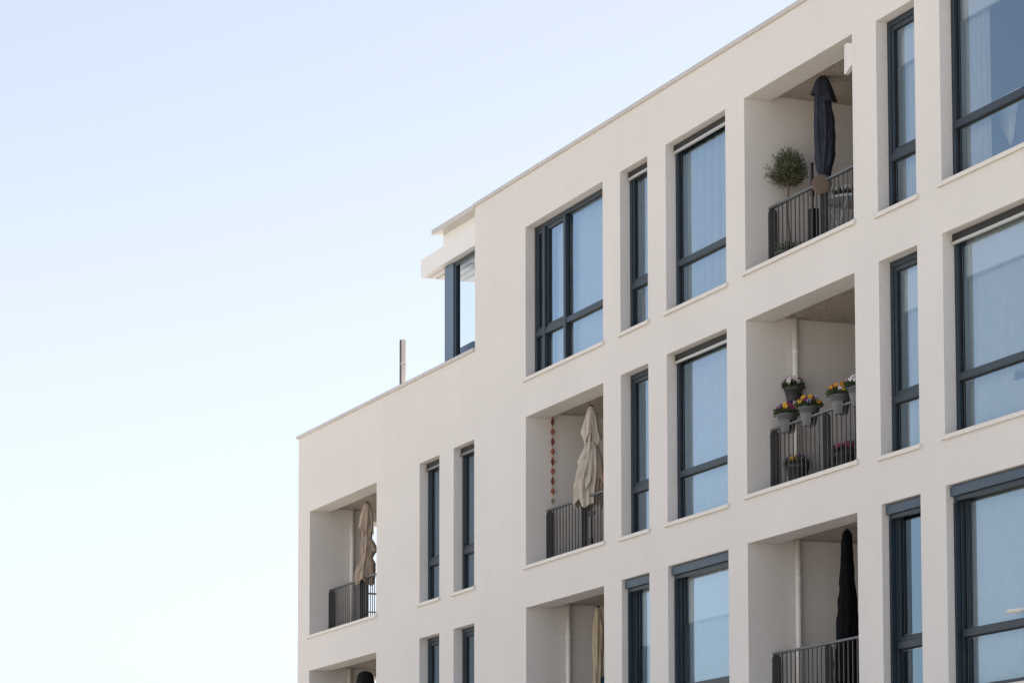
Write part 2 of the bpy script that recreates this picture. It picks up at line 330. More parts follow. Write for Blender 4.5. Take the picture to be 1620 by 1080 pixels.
# ---- balconies
def loggia(row, c, depth=2.5, side_open=False, pipe=None):
    a, b, zs, zh = op(row, c); zc = zh+.085; y0 = LINTEL; zf = zs-.03
    l = mb()
    l.quad((a, y0, zh), (b, y0, zh), (b, y0, zc), (a, y0, zc))
    if side_open:
        zo0, zo1 = (so_z0, so_z1) if row == '3' else (4.36, 6.68)
        for (p, q, s, t) in ((y0, so_y0, zf, zc), (so_y1, depth, zf, zc), (so_y0, so_y1, zo1, zc)):
            l.quad((a, p, s), (a, q, s), (a, q, t), (a, p, t))
    else: l.quad((a, y0, zf), (a, depth, zf), (a, depth, zc), (a, y0, zc))
    l.quad((b, y0, zf), (b, y0, zc), (b, depth, zc), (b, depth, zf))
    l.quad((a, depth, zf), (b, depth, zf), (b, depth, zc), (a, depth, zc))
    l.cur = 1; l.quad((a, y0, zf), (b, y0, zf), (b, depth, zf), (a, depth, zf))
    lo = l.build('balcony_recess', [STUCCO, DARKFLOOR], BLD)
    dr = mb(); frame_bars(dr, a+.25, b-.25, zf+.01, zh-.05, depth-.06, depth-.003, .08); dr.box((a+b)/2-.05, (a+b)/2+.05, depth-.058, depth-.004, zf+.09, zh-.13)
    D = dr.build('added_dark_door', FRAME, lo)  # unseen dark glass door, added to darken the recess
    ins = mb(); ins.box(a+.33, b-.33, depth-.03, depth-.005, zf+.09, zh-.13); ins.build('added_door_glass', DARKGLASS, lo)
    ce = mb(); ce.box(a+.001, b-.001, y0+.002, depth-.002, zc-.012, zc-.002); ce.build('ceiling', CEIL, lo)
    sill_part(lo, a, b, zs, LINTEL)
    if pipe is not None:
        p = mb(); R = .041; X = a+R+.02
        p.lathe([(R, zf), (R, zc-.01)], 20, (X, pipe, 0))
        for zz in (zf+.95, zf+2.0): p.lathe([(R+.006, zz-.02), (R+.006, zz+.02)], 20, (X, pipe, 0))
        p.build('downpipe', PIPE, lo)
    # railing behind the sill
    ry = 0.39 if c == 'b1' else 0.35; top = zs+(0.96 if row == '2' else 0.91)
    rl = mb(); nb = int((b-a)/0.1165)
    for k in range(1, nb):
        xx = a+(b-a)*k/nb; rl.box(xx-.006, xx+.006, ry+.017, ry+.031, zs-.02, top-.03)
    rl.box(a+.002, b-.002, ry+.008, ry+.038, zs+.015, zs+.03)
    R = rl.build('balcony_railing', RAIL, BLD)
    h = mb(); h.box(a+.001, b-.001, ry-.005, ry+.055, top-.03, top); h.build('handrail', HANDR, R, bevel=.006)
    for xx in (a+.024, (a+b)/2+{'b9': -.03, 'b6': -.12, 'b1': -.12}[c], b-.024):
        p = mb()
        prof = [(ry-.02+.11*t, 0) for t in (0, 1)]
        ya, yb = ry-.012, ry+.105; r_ = .045; zt1 = top-.031
        pts = [(ya, zs-.025), (yb, zs-.025), (yb, zt1-r_)] + [(yb-r_+r_*cos(t), zt1-r_+r_*sin(t)) for t in (pi/6, pi/3, pi/2)] + [(ya+r_+r_*cos(t), zt1-r_+r_*sin(t)) for t in (pi/2, 2*pi/3, 5*pi/6)] + [(ya, zt1-r_)]
        i0 = [p.vert((xx-.018, y, z)) for y, z in pts]; i1 = [p.vert((xx+.018, y, z)) for y, z in pts]
        p.face(i0); p.face(i1[::-1])
        for k in range(len(pts)): p.face((i0[k], i1[k], i1[(k+1) % len(pts)], i0[(k+1) % len(pts)]))
        p.build('post', RAIL, R)
    if side_open:
        s = mb(); zz = (so_z0 if row == '3' else 4.36)
        for k in range(5):
            yy = so_y0+.12+k*.24; s.box(a-.30, a-.285, yy-.006, yy+.006, zz, zz+.90)
        s.box(a-.302, a-.283, so_y0, so_y1, zz+.55, zz+.57); s.box(a-.31, a-.265, so_y0, so_y1, zz+.90, zz+.93); s.build('side_railing', RAIL, BLD)
    return lo
loggia('3', 'b1', side_open=True, pipe=0.83); loggia('2', 'b1', side_open=True, pipe=0.79)
loggia('3', 'b6'); loggia('2', 'b6', pipe=0.69)
loggia('4', 'b9', depth=2.9); loggia('3', 'b9', pipe=0.70); loggia('2', 'b9', pipe=0.71)
# pale retouch patch made up as a plate, upper right of the top balcony
gp = [at(x, y, 0) for x, y in ((1336, 72), (1338, 69.6), (1342, 68.4), (1351.8, 69), (1351.8, 99), (1348, 103), (1344, 108), (1340, 114), (1337, 118), (1336, 117))]
gm = mb(); i0 = [gm.vert((p.x, -.004, p.z)) for p in gp]; i1 = [gm.vert((p.x, .05, p.z)) for p in gp]
gm.face(i0); gm.face(i1[::-1])
for k in range(len(gp)): gm.face((i0[k], i1[k], i1[(k+1) % len(gp)], i0[(k+1) % len(gp)]))
gm.build('retouch_patch', STUCCO, BLD)

# ---- penthouse end beside the step
PD = 0.18
px0 = at(701, 390, PD).x
zr_t = at(687, 364.0, 0.02).z; x_r0 = at(686, 364, 0.02).x
pr = mb(); zz1 = ztop(XS+.01)
i = [(x_r0, -.02, zr_t), (XS-.003, -.02, zz1), (XS-.003, 5, zz1+.02), (x_r0, 5, zr_t+.02)]
hi = [pr.vert(p) for p in i]; lo = [pr.vert((p[0], p[1], p[2]-.085)) for p in i]
pr.face(hi); pr.face(lo[::-1])
for k in range(4): pr.face((lo[k], lo[(k+1) % 4], hi[(k+1) % 4], hi[k]))
PH = pr.build('penthouse_roof', COPING, BLD, bevel=.006)
zb_t = at(666, 411.5, PD).z; zb_b = at(666, 439.5, PD).z; xc0 = at(666, 412, PD).x
zroof_u = zr_t-.085
pw = mb(); pw.box(px0, XS-.004, PD, 4.9, zb_t-.002, zroof_u-.001); pw.build('penthouse_wall', PANEL, BLD)
cn = mb(); cn.box(xc0, XS-.004, PD-.004, 3.2, zb_b, zb_t); cn.build('penthouse_canopy', PANEL, BLD, bevel=.004)
for k in range(5):
    yy = PD+.10+k*.16; cs = mb(); cs.box(xc0+.06, px0+.25, yy, yy+.05, zb_b-.014, zb_b-.001); cs.build('reflection_strip', COPING, BLD)  # strips added to stand in for reflection lines on the underside
zsb = 11.20; ywn = PD+.10
pf = mb(); pxl = at(703.5, 500, ywn).x; pxm = at(717, 500, ywn).x
pf.box(pxl, pxm, ywn, ywn+.12, zsb, zb_b-.002)
PW = pf.build('penthouse_window', mat('post_sky_reflection', (.07, .125, .19), .35), BLD)  # sky reflection put into the post's blue colour
pf = mb(); frame_bars(pf, pxm+.004, XS-.006, zsb+.004, zb_b-.006, ywn+.02, ywn+.10, .075); pf.build('window_frame', FRAME, PW, bevel=.005)
pg = mb(); pg.quad((pxm+.07, ywn+.06, zsb+.07), (XS-.07, ywn+.06, zsb+.07), (XS-.07, ywn+.06, zb_b-.07), (pxm+.07, ywn+.06, zb_b-.07)); pg.build('pane', CLEAR, PW)
pg = mb(); pg.quad((pxl+.06, ywn+.13, zsb+.05), (pxl+.06, 3.0, zsb+.05), (pxl+.06, 3.0, zb_b-.01), (pxl+.06, ywn+.13, zb_b-.01)); pg.build('end_pane', CLEAR, PW)
pf = mb(); pf.box(pxl, pxl+.1, 3.0, 3.12, zsb, zb_b-.002); pf.box(pxl+.02, pxl+.1, ywn+.121, 2.999, zsb, zsb+.05)
pf.build('end_frame', FRAME, PW)
pi_ = mb(); pi_.quad((XS-.012, ywn+.11, zsb), (XS-.012, 4.8, zsb), (XS-.012, 4.8, zb_b), (XS-.012, ywn+.11, zb_b)); pi_.quad((pxl, 3.13, zsb), (XS, 3.13, zsb), (XS, 3.13, zb_b), (pxl, 3.13, zb_b)); pi_.build('penthouse_room', ROOM, BLD)
# small flue post on the low roof
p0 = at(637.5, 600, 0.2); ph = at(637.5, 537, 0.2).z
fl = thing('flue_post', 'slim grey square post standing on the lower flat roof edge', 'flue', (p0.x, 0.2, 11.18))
q = mb(); q.box(-.075, -.012, -.04, .02, 0, ph-11.18); q.build('shaded_front', mat('flue_shade', (.06, .05, .065), .5), fl, bevel=.004)  # shaded front of the post, put into the colour as a dark piece
q = mb(); q.box(-.010, .065, -.03, .03, 0, ph-11.185); q.build('lit_side', mat('flue_lit', (.55, .50, .48), .4, metal=.2), fl, bevel=.004)  # lit side of the same post, put into a lighter colour
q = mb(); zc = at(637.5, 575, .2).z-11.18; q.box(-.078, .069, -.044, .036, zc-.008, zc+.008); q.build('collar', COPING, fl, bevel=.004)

# ------------------------------------------------------------------ blinds and curtains (hang behind the glass)
def blind(row, c, drop, label, y=0.29, x0=0.0, x1=None, material=None):
    a, b, zs, zh = op(row, c); x1 = b-a if x1 is None else x1
    t = thing('roller_blind', label, 'blind', (a+x0+.01, y, zh-.005), group='pale roller blinds behind the glass')
    L_ = x1-x0-.02
    s = mb(); s.box(0, L_, 0, .004, -drop, -.05); s.build('fabric', material or BLIND, t)
    s = mb(); s.tube([(0, .03, -.04), (L_, .03, -.04)], .03, 12); s.build('roller', BLINDRAIL, t)
    s = mb(); s.box(0, L_, -.006, .012, -drop-.025, -drop); s.build('bottom_bar', BLINDRAIL, t)
def curtain(row, c, x0, x1, label, mt, y=0.33, amp=.022, wl=.13, seed=0, group='curtains behind the windows', kind='curtain'):
    a, b, zs, zh = op(row, c); rnd = random.Random(seed)
    s = mb(); s.smooth = True; n = max(8, int((x1-x0)/.012)); m = 6
    ph = [rnd.uniform(0, 6.28) for _ in range(3)]
    grid = []
    for j in range(m+1):
        z = -.02-(zh-zs-.04)*j/m; rowv = []
        for k in range(n+1):
            X = (x1-x0)*k/n; u = X/wl*2*pi
            Y = amp*(sin(u+ph[0]+.6*sin(u*.31+ph[1]))+.35*sin(u*.47+ph[2]+.25*j/m))
            rowv.append(s.vert((X, Y, z)))
        grid.append(rowv)
    for j in range(m):
        for k in range(n): s.face((grid[j][k], grid[j+1][k], grid[j+1][k+1], grid[j][k+1]))
    o = s.build(kind, mt); o.location = (a+x0, y, zh); sm = o.modifiers.new('cloth', 'SOLIDIFY'); sm.thickness = .003
    tag(o, label, 'curtain', group)
curtain('4', 'w8', .02, 1.89, 'sheer pleated white curtain filling the tall top floor window left of the navy parasol balcony', SHEER, seed=1, amp=.035, wl=.12)
curtain('3', 'w8', .02, 1.89, 'plain pale curtain behind the window left of the flower pot balcony', SHEER, amp=.006, wl=.4, seed=2)
blind('2', 'w8', .78, 'pale half lowered roller blind in the lowest window left of the black covered parasol', y=.27)
curtain('2', 'w8', .02, 1.89, 'plain pale curtain below the half lowered blind in the lowest row', SHEER, amp=.006, wl=.4, seed=3)
blind('4', 'w11', .42, 'pale roller blind slightly lowered in the wide top right window', y=.27)
curtain('4', 'w11', .03, .60, 'white curtain drawn to the left side of the wide top right window', SHEER, seed=4)
blind('3', 'w11', .5, 'pale roller blind in the wide middle right window', y=.27)
curtain('3', 'w11', .02, 3.05, 'sheer pleated curtain across the wide middle right window', SHEER, amp=.012, wl=.2, seed=5)
curtain('2', 'w11', .02, 3.05, 'plain pale curtain across the wide lower right window', SHEER, amp=.006, wl=.5, seed=6)
blind('4', 'n10', .55, 'pale roller blind in the narrow top window right of the navy parasol', y=.27)
curtain('4', 'n10', .05, .92, 'white curtain in the narrow top window right of the navy parasol balcony', SHEER, seed=7)
blind('3', 'n10', .62, 'pale roller blind in the narrow window right of the flower pot balcony', y=.27)
curtain('3', 'n10', .05, .92, 'white curtain in the narrow window right of the flower pot balcony', SHEER, seed=8)
blind('2', 'n7', .95, 'pale roller blind in the narrow lowest window right of the sand parasol', y=.27)
curtain('4', 'b6', .02, 3.0, 'pale curtain across the three part top floor window', SHEER, amp=.008, wl=.5, seed=9)
curtain('4', 'n7', .03, .93, 'brown curtain in the narrow top window right of the three part window', DRAPE, seed=16)
curtain('3', 'n7', .03, .93, 'brown curtain in the narrow middle window right of the cream parasol', DRAPE, seed=17)
curtain('3', 'n3', .05, .92, 'grey curtain in the left one of two narrow windows beside the corner balcony', SHEER, seed=10)
curtain('3', 'n4', .05, .92, 'grey curtain in the right one of two narrow windows below the roof step', SHEER, seed=11)

# ------------------------------------------------------------------ parasols
def parasol(name, label, px, py_top, d, prof, mt, z_floor, folds=9, amp=.16, seed=0, twist=.8, bend=(), hem=.05, tie=(), pole=True, pole_mat=None, group='closed parasols on the balconies', cat='parasol', tiers=()):
    """prof: list of (pixels below the top, radius in px); bend: sideways offset per profile row in px"""
    P = at(px, py_top, d); q = at(px, py_top+100, d); S = (P.z-q.z)/100
    t = thing(name, label, cat, (P.x, d, z_floor), group=group)
    H = P.z-z_floor; rnd = random.Random(seed)
    rows = 80; n = 132; z_end = prof[-1][0]
    def interp(tbl, v, k=1):
        for (a0, *va), (b0, *vb) in zip(tbl, tbl[1:]):
            if v <= b0:
                f = (v-a0)/(b0-a0); return va[k-1]+(vb[k-1]-va[k-1])*f
        return tbl[-1][k]
    ph = [rnd.uniform(0, 6.28) for _ in range(6)]
    s = mb(); s.smooth = True; grid = []
    for j in range(rows+1):
        v = z_end*j/rows; R = interp(prof, v)*S; off = interp(bend, v)*S if bend else 0; ring = []
        k_ = min(1, v/25)
        for k in range(n):
            th = 2*pi*k/n
            a1 = folds*th+ph[0]+twist*v/z_end*3+.9*sin(2*th+ph[1]+v*.03)
            fold = 1.0-2.0*abs(sin(a1*.5)) if folds % 2 == 0 else 1.0-2.0*abs(sin(a1*.5+0))*1.0
            fold = 1.6*(1-abs(sin(a1/2))**.7)-.55
            f2 = sin((folds*2+1)*th+ph[2]-twist*v/z_end*5)*.5+.5*noise.noise(Vector((cos(th)*5, sin(th)*5, v*.09+seed)))
            r = R*(1+k_*amp*(fold+f2*.6)+k_*.16*noise.noise(Vector((cos(th)*2, sin(th)*2, v*.05+seed*7))))
            dz = 0
            if j > rows*.8:
                e = (j-rows*.8)/(rows*.2); dz = -hem*e*(1.7*abs(sin(2*th+ph[3]))-.7+.5*abs(sin(3.5*th+ph[4])))
            ring.append(s.vert((r*cos(th)+off*.93, r*sin(th)+off*.36, H-v*S+dz)))
        grid.append(ring)
    for r0, r1 in zip(grid, grid[1:]):
        for k in range(n): s.face((r0[k], r1[k], r1[(k+1) % n], r0[(k+1) % n]))
    s.face(grid[0])
    pm0 = pole_mat or POLEMAT
    can = s.build('canopy', mt, t); so_ = can.modifiers.new('cloth', 'SOLIDIFY'); so_.thickness = .004
    for ti, (v0, v1, rs, lean) in enumerate(tiers):           # overlapping layers of gathered cloth with pointed hems
        fm = mb(); fm.smooth = True; grid = []; nr = 18
        for j in range(nr+1):
            f = j/nr; v = v0+(v1-v0)*f; R = interp(prof, v)*S; off = (interp(bend, v) if bend else 0)*S; ring = []
            for k in range(n):
                th = 2*pi*k/n; a1 = (folds-1)*th+ph[2]+ti*1.7+1.1*sin(th+ph[4]+ti)
                fold = 1.6*(1-abs(sin(a1/2))**.6)-.5
                rr = R*(1.02+f*(rs-1))*(1+amp*1.1*f*fold+.12*f*noise.noise(Vector((cos(th)*3, sin(th)*3, v*.08+seed+ti*5))))
                dz = -f*f*(v1-v0)*S*.42*(1-abs(sin(2*th+ph[5]+ti*.9)))*1.2
                ring.append(fm.vert((rr*cos(th)+(off+lean*f*S)*.93, rr*sin(th)+(off+lean*f*S)*.36, H-v*S+dz)))
            grid.append(ring)
        for r0, r1 in zip(grid, grid[1:]):
            for k in range(n): fm.face((r0[k], r1[k], r1[(k+1) % n], r0[(k+1) % n]))
        fo = fm.build('cloth_flap', mt, t); fo.modifiers.new('cloth', 'SOLIDIFY').thickness = .004
    cp = mb(); R0 = prof[0][1]*S*1.05; o0 = (bend[0][1] if bend else 0)*S
    cp.lathe([(R0, -.012), (R0, .008), (R0*.6, .018)], 18, (o0*.93, o0*.36, H)); 
    if pole: cp.build('top_cap', pm0, t)
    for v in tie:
        R = interp(prof, v)*S*1.1; off = interp(bend, v)*S if bend else 0
        b_ = mb(); b_.lathe([(R, -.016), (R*1.04, 0), (R, .016)], 28, (off*.93, off*.36, H-v*S), False, False); b_.build('tie_strap', mt, can)
    pm = pm0
    if not pole: return t
    p = mb(); p.lathe([(.019, 0.03), (.019, H+.01)], 14); p.lathe([(.03, H-.01), (.03, H+.008), (.012, H+.03)], 14); p.build('pole', pm, t)
    p = mb(); p.lathe([(.22, 0), (.22, .05), (.06, .07), (.03, .10), (.03, .30)], 24); p.build('base', pm, t)
    return t
POLEMAT = mat('parasol_pole', (.06, .06, .065), .4, metal=.4)
NAVY = mat('navy_cloth', (.036, .041, .060), .9, spec=.1, var=.12, vscale=14)
CREAM = mat('cream_cloth', (.50, .455, .395), .9, spec=.1, var=.06, vscale=10)
BEIGE = mat('beige_cloth', (.42, .345, .28), .9, spec=.1, var=.06, vscale=10)
SAND = mat('sand_cloth', (.46, .385, .28), .9, spec=.1, var=.06, vscale=10)
BLACK = mat('black_cover', (.003, .0035, .005), .8, spec=.12)
t = parasol('parasol', 'navy blue closed parasol standing on the top floor balcony', 1303, 123, .62,
        [(0, 5), (3, 9), (20, 10.5), (45, 12), (70, 14.5), (100, 15.5), (125, 14), (142, 11), (152, 9.5), (160, 11)], NAVY, SILLZ['4']['b9']-.03, folds=7, amp=.13, seed=3, hem=.02, tie=(146,),
        bend=[(0, -4), (60, -1), (110, 1), (150, -1), (160, -1)])
P = at(1303, 123, .62); S_ = .0087
fl_ = mb(); fl_.smooth = True; n = 48; grid = []                     # vent flap, hanging as a skirt below the top
for j in range(9):
    v = j/8; ring = []
    for k in range(n):
        th = 2*pi*k/n; drop = (24 + 16*max(0, cos(th-.35)))*S_; r = (8.5+(8.5+4*max(0, cos(th-.35)))*v**.8)*S_*(1+.12*v*sin(6*th+1))
        ring.append(fl_.vert((r*cos(th)-.03, r*sin(th), P.z-(SILLZ['4']['b9']-.03)-.01-drop*v)))
    grid.append(ring)
for r0, r1 in zip(grid, grid[1:]):
    for k in range(n): fl_.face((r0[k], r1[k], r1[(k+1) % n], r0[(k+1) % n]))
fl_.face(grid[0]); o = fl_.build('vent_flap', NAVY, t); o.modifiers.new('cloth', 'SOLIDIFY').thickness = .004
parasol('parasol', 'cream closed parasol with a flaring hem clamped behind the middle balcony handrail', 935, 643, .43,
        [(0, 4), (4, 6), (20, 9.5), (40, 13), (52, 12.5), (60, 10), (68, 12), (85, 17), (105, 20), (125, 21), (138, 21), (150, 19)], CREAM, SILLZ['3']['b6']-.03, folds=7, amp=.20, seed=5, hem=.08, tie=(60,), tiers=((4, 44, 1.12, 0), (62, 84, 1.0, -3), (66, 112, 1.08, -2)),
        bend=[(0, 1), (60, 1), (100, -1), (130, -5), (150, -7)])
parasol('parasol', 'beige closed parasol tied twice on the corner balcony', 581, 795, .47,
        [(0, 4), (3, 5.5), (18, 9), (38, 10), (50, 7.5), (56, 6.5), (64, 10), (72, 11.5), (80, 9.5), (86, 8), (96, 12), (110, 13.5), (122, 14)], BEIGE, SILLZ['3']['b1']-.03, folds=7, amp=.22, seed=8, hem=.07, tie=(56, 86), tiers=((3, 36, 1.1, -1), (57, 72, 1.08, 1), (87, 108, 1.0, -2)),
        bend=[(0, 0), (50, -1), (70, 3), (86, 0), (105, -3), (122, -5)])
parasol('parasol', 'slim sand coloured closed parasol on the lowest balcony below the cream one', 946, 960, .75,
        [(0, 3), (4, 4.5), (25, 7), (60, 7.5), (100, 6.5), (140, 8), (170, 7)], SAND, SILLZ['2']['b6']-.03, folds=6, amp=.26, seed=12, hem=.03, twist=1.2)
parasol('parasol', 'tall parasol under a plain black cover on the lowest right balcony', 1340, 839, .75,
        [(0, 4), (5, 8), (60, 11), (120, 15), (160, 18), (210, 21), (240, 21)], BLACK, SILLZ['2']['b9']-.03, folds=3, amp=.06, seed=15, hem=.0, twist=.1)
# ------------------------------------------------------------------ plants
LEAF = mat('leaf_green', (.055, .085, .028), .55, var=.35, vscale=30)
OLIVE = mat('olive_leaf', (.082, .094, .048), .6, var=.4, vscale=25)
BARK = mat('bark', (.16, .13, .10), .9, var=.2, vscale=30)
POTG = mat('grey_pot', (.115, .122, .135), .5, var=.06, vscale=12)
POTD = mat('dark_pot', (.06, .062, .065), .5, var=.06, vscale=12)
def petal_mat(name, c): return mat(name, c, .7, spec=.2, var=.15, vscale=40)
PET = dict(yellow=petal_mat('petal_yellow', (.70, .42, .03)), orange=petal_mat('petal_orange', (.75, .30, .02)), white=petal_mat('petal_white', (.75, .72, .70)),
           purple=petal_mat('petal_purple', (.10, .05, .20)), wine=petal_mat('petal_wine', (.22, .03, .07)), pink=petal_mat('petal_pink', (.38, .08, .20)), blue=petal_mat('petal_blue', (.30, .36, .60)))
DARKEYE = mat('petal_eye', (.04, .01, .05), .7)
def leaf(m, p, d, L, W, rnd):
    d = d.normalized(); s = d.cross(Vector((rnd.uniform(-1, 1), rnd.uniform(-1, 1), rnd.uniform(-1, 1)))).normalized()
    a = m.vert(p); b = m.vert(p+d*L*.5+s*W); c = m.vert(p+d*L); e = m.vert(p+d*L*.5-s*W); m.face((a, b, c, e))
def pansies(parent, r, z, cols, seed, n=28, hgt=.155):
    """bushy pot filling: leaves plus pansy blossoms in the given colours"""
    rnd = random.Random(seed); lf = mb()
    for _ in range(380):
        a = rnd.uniform(0, 2*pi); q = r*math.sqrt(rnd.random()); h = hgt*.75*(1-(q/r)**2*.5)*rnd.random()
        p = Vector((q*cos(a), q*sin(a), z+h)); d = Vector((cos(a)*.8*(q/r), sin(a)*.8*(q/r), rnd.uniform(-.1, .9)))
        leaf(lf, p, d, rnd.uniform(.035, .07), rnd.uniform(.009, .016), rnd)
    lf.build('foliage', LEAF, parent)
    by = {}
    for i in range(n):
        c = cols[i % len(cols)]; m = by.setdefault(c, mb())
        a = 2*pi*i/n*2.4+rnd.uniform(-.4, .4); q = r*1.02*math.sqrt((i+.6)/n)
        p = Vector((q*cos(a), q*sin(a), z+hgt*(1.05-.55*(q/r)**2)+rnd.uniform(-.012, .012)))
        nrm = Vector((cos(a)*.7+.35, sin(a)*.5-.65, rnd.uniform(.05, .6))).normalized(); s = nrm.cross(Vector((0, 0, 1))).normalized(); u = s.cross(nrm)
        R = rnd.uniform(.024, .034)
        for k in range(5):
            th = pi/2+2*pi*k/5; cc = p+(s*cos(th)+u*sin(th))*R*.55+nrm*.002*k
            m.cur = 0; m.poly([cc+(s*cos(f)+u*sin(f))*R*.62 + nrm*.004*sin(f*2) for f in [2*pi*j/7 for j in range(7)]])
        m.cur = 1; m.poly([p+nrm*.014+(s*cos(f)+u*sin(f))*R*.26 for f in [2*pi*j/6 for j in range(6)]])
    for c, m in by.items(): m.build('blossoms', [PET[c], DARKEYE if c != 'purple' else PET['yellow']], parent)
def rail_pot(x, y_rim, label, cols, seed, row='3', scale=.82, d=.38, mt=None):
    """pot straddling the handrail: rim and basin on top, two lobes down either side of the rail"""
    P = at(x, y_rim, d); t = thing('flower_pot', label, 'flower pot', (P.x, d, P.z-.29*scale), group='pansy pots hung along the balcony handrail')
    s = mb(); k = scale
    s.lathe([(.148*k, .195*k), (.162*k, .275*k), (.172*k, .275*k), (.175*k, .30*k), (.158*k, .30*k), (.150*k, .27*k)], 32)
    for sg in (-1, 1):                                                     # the two lobes
        prof = [(.096, .0), (.105, .01), (.145, .196)]; n = 20; rings = []
        for r_, z in prof:
            ring = []
            for j in range(n+1):
                th = pi*j/n; ring.append(s.vert((r_*k*cos(th), sg*(.034+max(0, r_*sin(th)-.034 if r_*sin(th) > .034 else 0))*k, z*k)))
            rings.append(ring)
        s.smooth = True
        for r0, r1 in zip(rings, rings[1:]):
            for j in range(n): s.face((r0[j], r0[j+1], r1[j+1], r1[j]) if sg < 0 else (r0[j], r1[j], r1[j+1], r0[j+1]))
        s.smooth = False
        s.face(rings[0]); s.face([rings[0][0], rings[1][0], rings[2][0], rings[2][-1], rings[1][-1], rings[0][-1]])
    s.build('pot', mt or POTG, t)
    pansies(t, .185*k, .275*k, cols, seed)
    return t
rail_pot(1246, 656, 'grey handrail pot with purple and yellow pansies, first from the balcony\'s left', ['purple', 'purple', 'yellow', 'wine'], 21)
rail_pot(1280, 645, 'grey handrail pot with dark red and yellow pansies, close beside the purple one', ['wine', 'yellow', 'wine', 'blue', 'yellow'], 22)
rail_pot(1330, 626, 'grey handrail pot with bright orange and white pansies', ['orange', 'orange', 'white', 'yellow', 'wine'], 23)
rail_pot(1358, 613, 'grey handrail pot with white pansies half hidden by the balcony opening\'s right edge', ['white', 'white', 'purple'], 24)
def round_pot(x, y_rim, d, label, cols, seed, r=.13, h=.22, mt=POTD, group=None, z=None, n=14):
    P = at(x, y_rim, d); zz = P.z-h if z is None else z
    t = thing('flower_pot', label, 'flower pot', (P.x, d, zz), group=group)
    s = mb(); s.lathe([(r*.68, 0), (r*.72, .01), (r*.98, h-.05), (r*1.06, h-.05), (r*1.08, h), (r*.95, h), (r*.92, h-.04)], 28); s.build('pot', mt, t)
    pansies(t, r*1.05, h-.03, cols, seed, n); return t
t = round_pot(1255, 612, .66, 'dark pot of white and purple pansies fixed to the white downpipe', ['white', 'purple', 'white'], 31, r=.12, h=.19)
t = round_pot(1262, 735, .66, 'dark pot of purple and yellow pansies on the balcony floor below the downpipe', ['purple', 'purple', 'yellow'], 32, r=.15, h=.26)
round_pot(1262, 636, .75, 'small white pot with pale pink blossoms on the downpipe behind the handrail pots', ['pink', 'white'], 33, r=.07, h=.1, mt=PIPE, n=8)
t = round_pot(1338, 715, .80, 'dark pot with pink flowers beside the slatted bench', ['pink', 'pink', 'wine'], 34, r=.14, h=.3, n=18)
# olive tree
P = at(1246, 272, .50); zf = SILLZ['4']['b9']-.03
t = thing('olive_tree', 'small potted olive tree with a ball crown on the top balcony', 'tree', (P.x, .50, zf))
H = P.z-zf; rnd = random.Random(7)
s = mb(); s.lathe([(.13, 0), (.17, .26), (.185, .26), (.185, .29), (.165, .29), (.16, .25)], 24); s.build('pot', POTD, t)
s = mb(); s.tube([(.02, .0, .2), (.015, .01, .5), (-.012, .0, H*.6), (.0, .01, H-.2), (.0, .0, H-.1)], [.017, .015, .014, .014, .012], 8)
lf = mb(); RX, RZ = .255, .245
for k in range(75):
    a = rnd.uniform(0, 2*pi); e = rnd.uniform(-.35, 1.5); q = rnd.choice((.5, .75, .85, .95, 1.0, 1.06))*(1+.07*sin(3*a+1))
    tip = Vector((RX*q*cos(a)*cos(e), RX*.85*q*sin(a)*cos(e), RZ*q*sin(e)+.0)) + Vector((0, 0, H))
    b0 = Vector((0, 0, H-rnd.uniform(.12, .2))); mid = b0.lerp(tip, .5)+Vector((rnd.uniform(-.03, .03), rnd.uniform(-.03, .03), -.02))
    s.tube([b0, mid, tip], [.007, .005, .002], 5, False)
    for _ in range(85):
        f = rnd.uniform(.35, 1.05); c = (b0.lerp(mid, f*2) if f < .5 else mid.lerp(tip, f*2-1)) + Vector((rnd.gauss(0, .03), rnd.gauss(0, .03), rnd.gauss(0, .025)))
        d = (c-Vector((0, 0, H-.12))).normalized()+Vector((rnd.uniform(-.6, .6), rnd.uniform(-.6, .6), rnd.uniform(-.4, .6)))
        leaf(lf, c, d, rnd.uniform(.03, .06), rnd.uniform(.004, .008), rnd)
s.build('trunk', BARK, t); lf.build('crown', OLIVE, t)
s = mb()
for _ in range(260):
    a = rnd.uniform(0, 6.28); q = rnd.uniform(0, .2); p = Vector((q*cos(a), q*sin(a)*.8, .255+rnd.uniform(0, .13)))
    leaf(s, p, Vector((cos(a), sin(a), rnd.uniform(.2, 1.5))), rnd.uniform(.03, .08), .008, rnd)
s.build('underplanting', LEAF, t)

# ------------------------------------------------------------------ balcony furniture and trinkets
DARK = mat('dark_metal', (.015, .017, .02), .5, var=.1, vscale=9)
STEEL = mat('table_metal', (.42, .46, .50), .4, metal=.1)
# bistro table with a bowl of white flowers
zf = SILLZ['4']['b9']-.03
P = at(1348, 316, .85); R = .36
t = thing('bistro_table', 'round grey metal folding table on the top balcony behind the railing', 'table', (P.x, .85, zf)); Ht = P.z-zf
s = mb(); s.lathe([(R, Ht-.035), (R+.006, Ht-.02), (R, Ht), (.01, Ht+.002)], 40); s.build('table_top', STEEL, t)
for sg in (-1, 1):
    for yy in (-.2, .2):
        s = mb(); s.tube([(sg*.24, yy, Ht-.03), (-sg*.24, yy, .0)], .011, 8); s.build('leg', STEEL, t)
t2 = thing('flower_bowl', 'dark bowl of white flowers standing on the grey bistro table', 'flower pot', (P.x-.08, .80, zf+Ht+.004))
s = mb(); s.lathe([(.07, 0), (.13, .07), (.125, .07)], 24); s.build('bowl', DARK, t2); pansies(t2, .15, .06, ['white'], 41, 14, .12)
